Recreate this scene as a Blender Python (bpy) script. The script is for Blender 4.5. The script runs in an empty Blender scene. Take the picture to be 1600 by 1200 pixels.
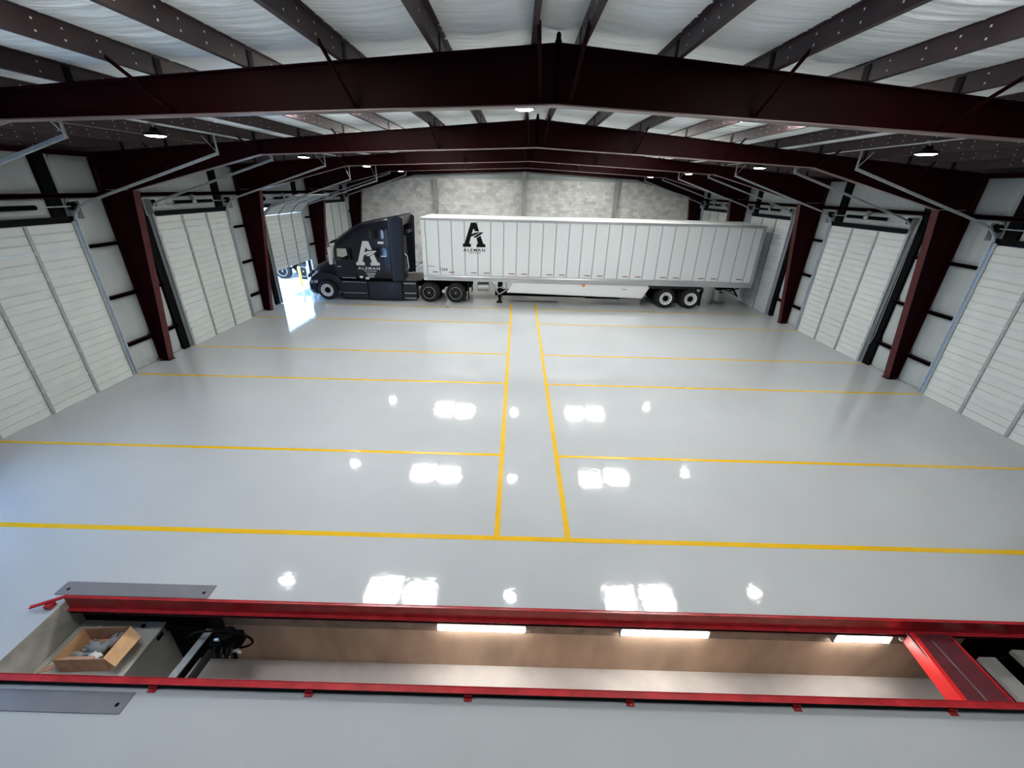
import bpy, math, random
from mathutils import Vector, Matrix
S = bpy.context.scene
COL = S.collection
random.seed(7)
PI = math.pi

# ------------------------------------------------------------------ camera
t, r, yw = math.radians(25.238), math.radians(1.394), math.radians(-0.237)
CAM = Vector((0, 0, 5.321))
fwd = Vector((math.sin(yw)*math.cos(t), math.cos(yw)*math.cos(t), -math.sin(t)))
rgt = Vector((math.cos(yw), -math.sin(yw), 0))
upv = rgt.cross(fwd)
RR = rgt*math.cos(r) + upv*math.sin(r)
UU = upv*math.cos(r) - rgt*math.sin(r)
cd = bpy.data.cameras.new('camera')
cam = bpy.data.objects.new('camera', cd)
COL.objects.link(cam)
cam.matrix_world = Matrix(((RR.x, UU.x, -fwd.x, CAM.x), (RR.y, UU.y, -fwd.y, CAM.y), (RR.z, UU.z, -fwd.z, CAM.z), (0, 0, 0, 1)))
cd.sensor_width = 36
cd.lens = 649.518/1600*36
cd.clip_start = .05
cd.clip_end = 400
S.camera = cam

# ------------------------------------------------------------------ world, sun, exposure
w = bpy.data.worlds.new('sky')
S.world = w
w.use_nodes = True
bg = w.node_tree.nodes['Background']
bg.inputs[0].default_value = (.30, .55, 1.0, 1)
bg.inputs[1].default_value = 8.0
sun_d = bpy.data.lights.new('sun', 'SUN')
sun_d.energy = 6
sun_d.angle = .01
sun_d.color = (1, .97, .92)
sun = bpy.data.objects.new('sun', sun_d)
COL.objects.link(sun)
sun.rotation_euler = (math.radians(20), math.radians(12), 0)
S.view_settings.view_transform = 'Standard'
S.view_settings.look = 'None'
S.view_settings.gamma = 1
S.view_settings.use_curve_mapping = False
S.view_settings.exposure = 0.62
LAMP_ROUND = 85.0
LAMP_RECT = 38.0
LAMP_PIT = 26.0

# ------------------------------------------------------------------ materials
def mat(name, col, rough=.5, metal=0, spec=.5, noise=0, nscale=5, bump=0, bscale=20, stretch=(1, 1, 1), emit=None, estr=0, coat=0, bdist=.02):
    m = bpy.data.materials.new(name)
    m.use_nodes = True
    nt = m.node_tree
    b = nt.nodes['Principled BSDF']
    b.inputs['Base Color'].default_value = (*col, 1)
    b.inputs['Roughness'].default_value = rough
    b.inputs['Metallic'].default_value = metal
    b.inputs['Specular IOR Level'].default_value = spec
    b.inputs['Coat Weight'].default_value = coat
    if emit:
        b.inputs['Emission Color'].default_value = (*emit, 1)
        b.inputs['Emission Strength'].default_value = estr
    if noise or bump:
        tc = nt.nodes.new('ShaderNodeTexCoord')
        mp = nt.nodes.new('ShaderNodeMapping')
        mp.inputs['Scale'].default_value = stretch
        nt.links.new(tc.outputs['Object'], mp.inputs[0])
    if noise:
        n = nt.nodes.new('ShaderNodeTexNoise')
        n.inputs['Scale'].default_value = nscale
        n.inputs['Detail'].default_value = 5
        nt.links.new(mp.outputs[0], n.inputs['Vector'])
        cr = nt.nodes.new('ShaderNodeValToRGB')
        cr.color_ramp.elements[0].position = .3
        cr.color_ramp.elements[1].position = .7
        cr.color_ramp.elements[0].color = (*[c*(1-noise) for c in col], 1)
        cr.color_ramp.elements[1].color = (*[min(1, c*(1+noise)) for c in col], 1)
        nt.links.new(n.outputs['Fac'], cr.inputs[0])
        nt.links.new(cr.outputs[0], b.inputs['Base Color'])
    if bump:
        n2 = nt.nodes.new('ShaderNodeTexNoise')
        n2.inputs['Scale'].default_value = bscale
        n2.inputs['Detail'].default_value = 3
        nt.links.new(mp.outputs[0], n2.inputs['Vector'])
        bp = nt.nodes.new('ShaderNodeBump')
        bp.inputs['Strength'].default_value = bump
        bp.inputs['Distance'].default_value = bdist
        nt.links.new(n2.outputs['Fac'], bp.inputs['Height'])
        nt.links.new(bp.outputs[0], b.inputs['Normal'])
    return m

M = {}
M['floor'] = mat('grey_epoxy', (.375, .395, .405), .06, noise=.04, nscale=.5, bump=.13, bscale=5, bdist=.012, spec=.5)
M['yellow'] = mat('yellow_paint', (.60, .36, .010), .15, noise=.06, nscale=3)
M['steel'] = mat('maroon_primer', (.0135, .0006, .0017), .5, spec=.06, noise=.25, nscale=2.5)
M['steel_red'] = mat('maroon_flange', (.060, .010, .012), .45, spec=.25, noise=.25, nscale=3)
M['steel_under'] = mat('dusty_bounce_lit_flange', (.17, .115, .11), .35, noise=.15, nscale=3)  # dusty tone, lightened to carry the floor's bounce light on the underside
M['purlin'] = mat('brown_purlin', (.048, .031, .033), .45, spec=.25, noise=.2, nscale=3)
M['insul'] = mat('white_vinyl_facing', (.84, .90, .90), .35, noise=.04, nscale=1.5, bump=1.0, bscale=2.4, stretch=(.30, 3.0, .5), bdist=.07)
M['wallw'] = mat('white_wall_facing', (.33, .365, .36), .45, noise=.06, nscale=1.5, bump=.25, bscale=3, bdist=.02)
M['doorw'] = mat('white_door_steel', (.50, .54, .52), .38, noise=.05, nscale=1.5)
M['galv'] = mat('galvanised_steel', (.36, .38, .38), .42, metal=.3, noise=.15, nscale=12)
M['galvd'] = mat('dull_galvanised_stile', (.30, .32, .32), .45, metal=.4, noise=.12, nscale=12)
M['black'] = mat('black_steel', (.003, .003, .0035), .55, spec=.06)
M['rubber'] = mat('tyre_rubber', (.010, .010, .011), .8, spec=.25, bump=.3, bscale=60, bdist=.005)
M['cmu'] = mat('concrete_block', (.42, .42, .40), .8, noise=.18, nscale=1.4, bump=.4, bscale=40, bdist=.01)
M['mortar'] = mat('mortar_joint', (.46, .46, .44), .9)
M['greycol'] = mat('grey_painted_steel', (.27, .27, .26), .5, noise=.1)
M['truck'] = mat('navy_black_paint', (.008, .009, .015), .28, coat=.12, spec=.35)
M['truckd'] = mat('dark_plastic', (.012, .012, .013), .45, spec=.3)
M['glass'] = mat('tinted_glass', (.006, .007, .008), .05, spec=.8)
M['chrome'] = mat('polished_aluminium', (.85, .85, .85), .28, metal=.6)
M['trw'] = mat('white_trailer_skin', (.60, .64, .645), .25, noise=.02, nscale=1)
M['tral'] = mat('trailer_aluminium', (.50, .52, .53), .28, metal=.6, noise=.06, nscale=2, stretch=(.3, 3, 3))
M['white'] = mat('white_gloss_paint', (.62, .635, .63), .3)
M['decal_w'] = mat('silver_vinyl', (.55, .56, .57), .4)
M['decal_b'] = mat('black_vinyl', (.004, .004, .004), .6, spec=.08)
M['tape'] = mat('red_reflective_tape', (.20, .03, .035), .4)
M['red'] = mat('red_gloss_paint', (.34, .017, .022), .25, noise=.22, nscale=5, bump=.1, bscale=18, bdist=.004)
M['redd'] = mat('dusty_dark_red_paint', (.085, .010, .016), .5, noise=.3, nscale=9)
M['pitwall'] = mat('bare_concrete', (.43, .325, .245), .75, noise=.22, nscale=2.2, stretch=(1, 1, .35), bump=.3, bscale=9, bdist=.01)
M['pitfloor'] = mat('pit_floor_paint', (.48, .46, .45), .35, noise=.14, nscale=2)
M['pitend'] = mat('dirty_concrete', (.33, .33, .30), .7, noise=.3, nscale=3.5)
M['plate'] = mat('grey_steel_plate', (.15, .15, .16), .38, noise=.08, nscale=3)
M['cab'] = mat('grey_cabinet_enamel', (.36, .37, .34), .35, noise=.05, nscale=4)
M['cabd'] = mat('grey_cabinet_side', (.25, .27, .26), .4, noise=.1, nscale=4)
M['card'] = mat('cardboard', (.56, .34, .17), .8, noise=.10, nscale=6)
M['cardd'] = mat('worn_cardboard', (.42, .25, .17), .85, noise=.22, nscale=5)
M['glove'] = mat('grey_knit_glove', (.22, .22, .235), .9, noise=.2, nscale=15)
M['bluegrey'] = mat('slate_glove', (.17, .19, .20), .8, noise=.15, nscale=12)
M['gravel'] = mat('pale_gravel', (.62, .60, .56), .95, noise=.35, nscale=3, bump=.8, bscale=8, bdist=.06)
M['apron'] = mat('concrete_apron', (.50, .48, .46), .85, noise=.12, nscale=1.5)
M['bollard'] = mat('yellow_bollard', (.75, .42, .06), .45)
M['amber'] = mat('amber_lens', (.75, .22, .04), .3)
M['outside'] = mat('grey_siding', (.45, .47, .47), .6)
M['lampround'] = mat('led_lens_round', (1, 1, 1), .4, emit=(1, .985, .955), estr=LAMP_ROUND)
M['lamprect'] = mat('led_lens_panel', (1, 1, 1), .4, emit=(1, .975, .94), estr=LAMP_RECT)
M['lampfill'] = mat('led_lens_fill', (1, 1, 1), .4, emit=(1, .975, .94), estr=LAMP_RECT*.5)  # for the added fill rows in the near bay and back bay
M['lamppit'] = mat('pit_led_lens', (1, 1, 1), .4, emit=(1, .93, .84), estr=LAMP_PIT)

# ------------------------------------------------------------------ mesh helpers
class MB:
    def __init__(s): s.v, s.f, s.m = [], [], []
    def add(s, vs, fs, mi=0):
        b = len(s.v)
        s.v += [tuple(p) for p in vs]
        s.f += [tuple(b+i for i in f) for f in fs]
        s.m += [mi]*len(fs)
        return s
    def box(s, x0, x1, y0, y1, z0, z1, mi=0):
        if x0 > x1: x0, x1 = x1, x0
        if y0 > y1: y0, y1 = y1, y0
        if z0 > z1: z0, z1 = z1, z0
        return s.add([(x0, y0, z0), (x1, y0, z0), (x1, y1, z0), (x0, y1, z0), (x0, y0, z1), (x1, y0, z1), (x1, y1, z1), (x0, y1, z1)],
                     [(0, 3, 2, 1), (4, 5, 6, 7), (0, 1, 5, 4), (1, 2, 6, 5), (2, 3, 7, 6), (3, 0, 4, 7)], mi)
    def bar(s, a, b, w, h=None, up=(0, 0, 1), mi=0):
        """box section w (sideways) x h (up) swept from a to b"""
        h = h or w
        a, b = Vector(a), Vector(b)
        d = (b-a).normalized()
        u = Vector(up)
        if abs(d.dot(u)) > .98: u = Vector((1, 0, 0))
        sd = d.cross(u).normalized()
        u = sd.cross(d)
        vs = []
        for p in (a, b):
            for i, j in ((-1, -1), (1, -1), (1, 1), (-1, 1)):
                vs.append(p+sd*(w/2*i)+u*(h/2*j))
        return s.add(vs, [(0, 1, 2, 3), (7, 6, 5, 4), (0, 4, 5, 1), (1, 5, 6, 2), (2, 6, 7, 3), (3, 7, 4, 0)], mi)
    def tube(s, pts, rad, n=8, mi=0, closed=False):
        pts = [Vector(p) for p in pts]
        N = len(pts)
        rings = []
        prev = None
        for i, p in enumerate(pts):
            if closed: d = (pts[(i+1) % N]-pts[i-1])
            else: d = pts[min(i+1, N-1)]-pts[max(i-1, 0)]
            d.normalize()
            u = prev if prev is not None else (Vector((0, 0, 1)) if abs(d.z) < .9 else Vector((1, 0, 0)))
            sd = d.cross(u).normalized()
            u = sd.cross(d).normalized()
            prev = u
            rr = rad[i] if isinstance(rad, (list, tuple)) else rad
            rings.append([p+(sd*math.cos(2*PI*k/n)+u*math.sin(2*PI*k/n))*rr for k in range(n)])
        vs = [q for rg in rings for q in rg]
        fs = []
        for i in range(N if closed else N-1):
            for k in range(n):
                a, b = i*n+k, i*n+(k+1) % n
                c, e = ((i+1) % N)*n+(k+1) % n, ((i+1) % N)*n+k
                fs.append((a, b, c, e))
        if not closed:
            fs.append(tuple(range(n-1, -1, -1)))
            fs.append(tuple((N-1)*n+k for k in range(n)))
        return s.add(vs, fs, mi)
    def lathe(s, prof, c, axis='y', n=28, mi=0, cap=True):
        """prof = [(radius, along)]"""
        c = Vector(c)
        ax = {'x': (Vector((1, 0, 0)), Vector((0, 1, 0)), Vector((0, 0, 1))), 'y': (Vector((0, 1, 0)), Vector((1, 0, 0)), Vector((0, 0, 1))),
              'z': (Vector((0, 0, 1)), Vector((1, 0, 0)), Vector((0, 1, 0)))}[axis]
        vs, fs = [], []
        for rd, al in prof:
            for k in range(n):
                a = 2*PI*k/n
                vs.append(c+ax[0]*al+(ax[1]*math.cos(a)+ax[2]*math.sin(a))*rd)
        for i in range(len(prof)-1):
            for k in range(n):
                fs.append((i*n+k, i*n+(k+1) % n, (i+1)*n+(k+1) % n, (i+1)*n+k))
        if cap and prof[0][0] > 1e-4: fs.append(tuple(range(n-1, -1, -1)))
        if cap and prof[-1][0] > 1e-4: fs.append(tuple((len(prof)-1)*n+k for k in range(n)))
        return s.add(vs, fs, mi)
    def prism(s, poly, a0, a1, axis='y', mi=0):
        """poly of 2D points in the plane normal to axis, extruded a0..a1"""
        def P(p, a):
            if axis == 'y': return (p[0], a, p[1])
            if axis == 'x': return (a, p[0], p[1])
            return (p[0], p[1], a)
        n = len(poly)
        vs = [P(p, a0) for p in poly]+[P(p, a1) for p in poly]
        fs = [tuple(range(n)), tuple(range(2*n-1, n-1, -1))]
        fs += [(i, i+n, (i+1) % n+n, (i+1) % n) for i in range(n)]
        return s.add(vs, fs, mi)
    def grid(s, fn, nu, nv, mi=0):
        vs = [fn(i/nu, j/nv) for i in range(nu+1) for j in range(nv+1)]
        fs = [(i*(nv+1)+j, (i+1)*(nv+1)+j, (i+1)*(nv+1)+j+1, i*(nv+1)+j+1) for i in range(nu) for j in range(nv)]
        return s.add(vs, fs, mi)
    def mesh(s, name, mats, smooth=False, off=(0, 0, 0)):
        me = bpy.data.meshes.new(name)
        me.from_pydata([(v[0]-off[0], v[1]-off[1], v[2]-off[2]) for v in s.v], [], s.f)
        for m in (mats if isinstance(mats, (list, tuple)) else [mats]): me.materials.append(m)
        for p, mi in zip(me.polygons, s.m):
            p.material_index = mi
        me.validate()
        import bmesh
        bm = bmesh.new(); bm.from_mesh(me)
        bmesh.ops.recalc_face_normals(bm, faces=bm.faces)
        bm.to_mesh(me); bm.free()
        if smooth:
            for p in me.polygons: p.use_smooth = True
            if smooth != 'all':
                me.set_sharp_from_angle(angle=math.radians(smooth if smooth is not True else 35))
        return me
    def build(s, name, m, parent=None, smooth=False, off=None, bevel=0, loc=None):
        if off is None: off = tuple(parent['_o']) if parent is not None and '_o' in parent else (0, 0, 0)
        me = s.mesh(name, m, smooth, off)
        o = bpy.data.objects.new(name, me)
        COL.objects.link(o)
        if parent is not None: o.parent = parent
        if loc: o.location = loc
        if bevel:
            b = o.modifiers.new('bevel', 'BEVEL')
            b.width = bevel; b.segments = 2; b.limit_method = 'ANGLE'
        return o

def ob(name, me, parent=None, loc=(0, 0, 0), rot=(0, 0, 0)):
    o = bpy.data.objects.new(name, me)
    COL.objects.link(o)
    o.parent = parent
    o.location = loc
    o.rotation_euler = rot
    return o

def tag(o, label=None, cat=None, group=None, kind=None):
    if label: o['label'] = label
    if cat: o['category'] = cat
    if group: o['group'] = group
    if kind: o['kind'] = kind
    return o

def root(name, loc, label, cat, group=None, kind=None, rot=0):
    o = bpy.data.objects.new(name, None)
    o.empty_display_size = .2
    COL.objects.link(o)
    o.location = loc
    o.rotation_euler = (0, 0, rot)
    o['_o'] = list(loc)
    return tag(o, label, cat, group, kind)

def text_mesh(txt, h, width, m, parent, centre, name='lettering', bold=0.0):
    """flat lettering in the XZ plane facing -y: capital height h, total width, centred"""
    c = bpy.data.curves.new('t', 'FONT')
    c.body = txt; c.size = 1; c.align_x = 'CENTER'; c.align_y = 'CENTER'; c.extrude = .002; c.offset = bold
    c.space_character = 1.35 if len(txt) > 4 else 1.05
    c.resolution_u = 2
    o = bpy.data.objects.new('t', c)
    COL.objects.link(o)
    me = bpy.data.meshes.new_from_object(o.evaluated_get(bpy.context.evaluated_depsgraph_get()))
    bpy.data.objects.remove(o)
    xs = [v.co.x for v in me.vertices]; ys = [v.co.y for v in me.vertices]
    cx, cy = (min(xs)+max(xs))/2, (min(ys)+max(ys))/2
    kx, kz = width/(max(xs)-min(xs)), h/(max(ys)-min(ys))
    for v in me.vertices: v.co = ((v.co.x-cx)*kx, -v.co.z, (v.co.y-cy)*kz)
    me.name = name
    me.materials.clear(); me.materials.append(m)
    return ob(name, me, parent, Vector(centre)-Vector(parent['_o']))

XC = .44
XL, XR = -11.54, 12.42
Y0, Y1 = -5.86, 30.86
FR = [6.38, 12.5, 18.62, 24.74, 30.66]
BAYS = [(-5.86, .26), (.26, 6.38), (6.38, 12.5), (12.5, 18.62), (18.62, 24.74), (24.74, 30.86)]
def rz(x, base=6.92): return base-.083*abs(x-XC)      # roof pitch

# ================================================================== FLOOR with the pit opening
PB0 = -1.32
PX0, PX1, PY0, PY1 = -6.14, 9.2, 2.86, 3.93
fl = root('floor', (0, 0, 0), 'glossy light grey epoxy floor of the whole hall', 'floor', kind='structure')
fb = MB()
fb.box(XL, PX0, Y0, Y1, -.3, 0); fb.box(PX1, XR, Y0, Y1, -.3, 0)
fb.box(PX0, PX1, Y0, PY0, -.3, 0); fb.box(PX0, PX1, PY1, Y1, -.3, 0)
fb.build('slab', M['floor'], fl)
def fline(x0, x1, y0, y1):
    MB().box(x0, x1, y0, y1, 0.0005, .003).build('painted_line', M['yellow'], fl)
fline(-11.3, 12.2, 5.155, 5.255)
for y in (7.61, 11.32, 13.75, 17.47, 19.9):
    fline(-11.35, -.262, y-.045, y+.045)
    fline(1.03, 12.25, y-.045, y+.045)
fline(-.262, -.165, 5.2555, 20.9)
fline(.935, 1.03, 5.2555, 20.9)

MB().box(6.56, PX1-.01, PY1-.012, PY1-.005, PB0, -.15).box(6.56, PX1-.01, PY0+.005, PY0+.012, PB0, -.15).build('dark_liner', M['black'], fl)  # black sheets added for the shade in the pit's right end
MB().box(6.56, PX1-.01, PY0+.01, PY1-.01, PB0, PB0+.01).build('dark_liner', M['black'], fl)  # same shade carried across the pit floor as a black sheet
MB().box(-6.12, -4.12, PY1-.012, PY1-.005, PB0, -.215).build('dark_liner', M['black'], fl)  # black sheet over the far wall beside the cabinet
# pit lining
PB = -1.33
pb = MB(); pb.box(PX0, PX1, PY1, PY1+.15, PB-.1, -.3); pb.build('pit_wall', M['pitwall'], fl)
MB().box(PX0, PX1, PY1-.004, PY1, -.305, -.006).build('pit_wall', M['pitend'], fl)
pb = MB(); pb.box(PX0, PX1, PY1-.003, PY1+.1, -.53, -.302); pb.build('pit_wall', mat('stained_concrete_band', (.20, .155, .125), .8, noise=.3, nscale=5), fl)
pb = MB(); pb.box(6.52, 6.56, PY0, PY1, PB, -.55); pb.build('pit_light_blocker', M['black'], fl)  # added upright sheet that keeps the pit light off the right end
pb = MB(); pb.box(PX0, PX1, PY0-.15, PY0, PB-.1, -.3); pb.build('pit_wall', M['pitwall'], fl)
pb = MB(); pb.box(PX0-.15, PX0+.004, PY0, PY1, PB-.1, -.004); pb.build('pit_wall', M['pitend'], fl)
pb = MB(); pb.box(PX1, PX1+.15, PY0, PY1, PB-.1, -.3); pb.build('pit_wall', M['pitwall'], fl)
pb = MB(); pb.box(PX0, PX1, PY0-.1, PY1+.1, PB-.1, PB); pb.build('pit_floor', M['pitfloor'], fl)

# ================================================================== CEILING
ce = root('ceiling', (0, 0, 0), 'white quilted insulation roof between dark purlins', 'ceiling', kind='structure')
rb = MB()
for sg in (-1, 1):
    xe = XC+sg*12.1
    rb.add([(XC, Y0-.1, 7.28), (xe, Y0-.1, 7.28-.083*12.1), (xe, Y1+.1, 7.28-.083*12.1), (XC, Y1+.1, 7.28), (XC, Y0-.1, 7.4), (xe, Y0-.1, 7.4-.083*12.1), (xe, Y1+.1, 7.4-.083*12.1), (XC, Y1+.1, 7.4)],
           [(0, 1, 2, 3), (7, 6, 5, 4), (0, 4, 5, 1), (2, 6, 7, 3), (1, 5, 6, 2)])
rb.build('roof_sheet', M['galvd'], ce)
PU = []
for sg in (-1, 1):
    for k in range(10):
        PU.append(XC+sg*(.27+1.19*k))
    PU.append(XC+sg*11.9)
PU.sort()
PH = .215
pur_cache = {}
for x in PU:
    z0 = rz(x)
    key = x > XC
    if key not in pur_cache:
        sg = 1 if x > XC else -1
        p = MB()
        p.box(-.004, .004, Y0, Y1, 0, PH)
        p.box(0, sg*.065, Y0, Y1, 0, .006)
        p.box(0, -sg*.065, Y0, Y1, PH-.006, PH)
        p.box(sg*.058, sg*.065, Y0, Y1, 0, .02)
        pur_cache[key] = p.mesh('purlin', M['purlin'])
    ob('purlin', pur_cache[key], ce, (x, 0, z0))
# clips + flange braces at the frames
cl = MB()
cl.box(-.012, .012, -.05, .05, 0, .19).box(-.05, .05, -.05, .05, 0, .012)
clm = cl.mesh('clip', M['black'])
BR = [-10.6, -8.22, -7.03+.0, -4.65, -2.27, .17-.0, .71, 3.03, 5.41, 7.79]
for yf in FR[:4]:
    for x in PU[1:-1]:
        ob('purlin_clip', clm, ce, (x, yf, rz(x)+.002))
    for k in (0, 2, 4, 6, 8):
        for sg in (-1, 1):
            x = XC+sg*(.27+1.19*k)
            zb = 6.29-.0425*abs(x-XC) if abs(x-XC) < 7.3 else 5.98-.257*(abs(x-XC)-7.3)
            b = MB().bar((x, yf-.78, rz(x)+.03), (x-sg*.08, yf-.05, zb+.05), .045, .012, up=(1, 0, 0))
            b.bar((x, yf-.78, rz(x)+.03), (x-sg*.08, yf-.05, zb+.05), .01, .045, up=(1, 0, 0))
            b.build('flange_brace', M['steel'], ce)
# fasteners in the purlin webs near the camera (countless tiny bright dots)
bo = MB()
for x in PU:
    for (ya, n) in ((1.0, 14), (6.9, 12), (13.0, 8)):
        for i in range(n):
            y = ya+i*.38+(.09 if i % 3 == 1 else 0)
            for dz in (.06, .155):
                s_ = .009
                z = rz(x)+dz
                bo.box(x-.008, x+.008, y-s_, y+s_, z-s_, z+s_)
tag(bo.build('bolt_head', M['white'], ce), kind='stuff')
# insulation between the purlins, sagging and wrinkled
rnd = random.Random(3)
ins = {}
def insul_mesh(wd, sg, v):
    key = (round(wd, 2), sg, v)
    if key in ins: return ins[key]
    R_ = random.Random(v*7+1)
    wr = []
    y = 0
    while y < 6.12:
        y += R_.uniform(.10, .34)
        wr.append((y, R_.uniform(.008, .028), R_.uniform(-.07, .07), R_.uniform(.022, .05)))
    def fn(u, q):
        x = u*wd; yy = q*6.12
        z = -.035*math.sin(PI*u)
        for (wy, am, sl, wdt) in wr:
            c = wy+sl*(u-.5)*2+.05*math.sin(PI*u)
            d = (yy-c)/wdt
            if abs(d) < 3: z -= am*math.exp(-d*d)*math.sin(PI*min(1, max(0, u)))**2.4 if 0 < u < 1 else 0
        return (x, yy, z-sg*.083*x)
    me = MB().grid(fn, 8, 180).mesh('insulation_panel', M['insul'], smooth='all')
    ins[key] = me
    return me
for (ya, yb) in BAYS:
    for i in range(len(PU)-1):
        xa, xb = PU[i], PU[i+1]
        if xa < XC < xb:
            me = insul_mesh(xb-xa, 0, rnd.randrange(3)); z = rz(xa)+PH-.005
        else:
            sg = 1 if xa > XC else -1
            me = insul_mesh(xb-xa, sg, rnd.randrange(4)); z = rz(xa)+PH-.005
        ob('insulation_panel', me, ce, (xa, ya, z))

# ================================================================== STEEL FRAMES
HB = 7.3
def zbot(dx):
    return 6.29-.0425*dx if dx < HB else 5.98-.257*(dx-HB)
flabels = ['nearest dark maroon steel portal frame spanning the hall overhead', 'second maroon steel portal frame from the camera with red lit web',
           'third maroon steel portal frame, columns before the open door', 'fourth maroon steel portal frame above the parked trailer', 'end maroon steel portal frame against the block wall']
for fi, yf in enumerate(FR):
    fr = root('portal_frame', (XC, yf, 0), flabels[fi], 'steel frame', 'portal frames carrying the roof')
    fr['_o'] = [0, 0, 0]
    fr.location = (0, yf, 0)
    for sg in (-1, 1):
        X = lambda d: XC+sg*d
        # rafter web
        pts = [(0, 6.91), (0, 6.30), (HB, 5.99), (11.0, 5.04), (11.9, 5.04), (11.9, rz(XC+11.9)-.01)]
        MB().prism([(X(a), b) for a, b in pts], -.006, .006).build('rafter_web', M['steel'], fr)
        f = MB()
        f.bar((X(0), 0, 6.912), (X(11.95), 0, 6.912-.083*11.95), .2, .014)
        f.build('top_flange', M['steel'], fr)
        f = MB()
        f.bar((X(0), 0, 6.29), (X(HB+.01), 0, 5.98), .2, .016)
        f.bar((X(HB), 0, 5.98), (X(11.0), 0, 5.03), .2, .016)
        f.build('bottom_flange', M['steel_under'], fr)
        # splice and stiffener plates
        for dx in (.0, HB, 11.0):
            MB().box(X(dx)-.008, X(dx)+.008, -.1, .1, zbot(dx)+.01, rz(X(dx))-.012).build('stiffener', M['steel'], fr)
        # column, tapered
        cp = [(11.66, 0.02), (11.94, 0.02), (11.94, 5.03), (11.0, 5.03)]
        MB().prism([(X(a), b) for a, b in cp], -.007, .007).build('column_web', M['steel'], fr)
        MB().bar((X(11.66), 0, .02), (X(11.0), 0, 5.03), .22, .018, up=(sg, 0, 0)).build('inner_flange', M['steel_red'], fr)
        MB().bar((X(11.94), 0, .02), (X(11.94), 0, 5.9), .22, .018, up=(sg, 0, 0)).build('outer_flange', M['steel'], fr)
        MB().box(X(11.62), X(11.97), -.13, .13, 0.002, .02).build('base_plate', M['steel'], fr)
    MB().lathe([(.0, 0), (.03, 0), (.045, .03), (.03, .06), (.03, .10), (.018, .12), (0, .13)], (XC, 0, 6.92), 'z', 10).build('ridge_clamp', M['black'], fr, smooth=True)

# ================================================================== OVERHEAD DOORS
DH, SEC = 4.27, .61
DW = 3.60
# curtain path: (inward, z)
def path_pt(sv, hi):
    """closed path along the track: vertical, 45 degree bend, then the roof-following incline"""
    A = (0, hi)
    if sv <= hi: return (0, sv)
    sv -= hi
    if sv < .62:
        return (sv*.69, hi+sv*.72)
    sv -= .62
    l = math.hypot(1, .37)
    return (.428+sv/l, hi+.446+sv*.37/l)
dm = {}
def door_meshes(sg):
    if sg in dm: return dm[sg]
    d = {}
    # section profile (inward x, z), face looks inward
    H = SEC-.006
    pr = [(-.03, 0), (.022, 0), (.022, .014), (.008, .022)]
    for zc in (.2, .4):
        pr += [(.008, zc-.016), (-.014, zc-.012), (-.014, zc+.010), (.014, zc+.014), (.008, zc+.026)]
    pr += [(.008, H-.02), (.026, H-.014), (.026, H), (-.03, H)]
    d['panel'] = MB().prism([(sg*a, b) for a, b in pr], 0, DW, 'y').mesh('panel', M['doorw'])
    st = MB().box(sg*.008, sg*.034, -.04, .04, .0, SEC-.008)
    d['stile'] = st.mesh('stile', M['galvd'])
    st = MB().box(sg*.008, sg*.034, -.025, .025, .0, SEC-.008)
    st.box(sg*.03, sg*.05, -.05, .035, SEC-.05, SEC+.03)
    d['end_stile'] = st.mesh('end_stile', M['galvd'])
    hg = MB().box(sg*.03, sg*.042, -.04, .04, -.045, .045)
    hg.tube([(sg*.044, -.05, 0), (sg*.044, .05, 0)], .012, 6)
    d['hinge'] = hg.mesh('hinge', M['galv'])
    # spring with visible coils
    sp = MB()
    prof = []
    n = 34
    for i in range(n):
        y = i*.8/n
        prof += [(.042, y), (.055, y+.8/n*.5)]
    prof.append((.042, .8))
    sp.lathe(prof, (0, 0, 0), 'y', 14)
    d['spring'] = sp.mesh('torsion_spring', M['black'], smooth=50)
    dr = MB().lathe([(.02, 0), (.10, 0), (.10, .012), (.075, .02), (.075, .09), (.10, .098), (.10, .11), (.02, .11)], (0, 0, 0), 'y', 18)
    d['drum'] = dr.mesh('cable_drum', M['black'], smooth=30)
    dm[sg] = d
    return d

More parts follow.
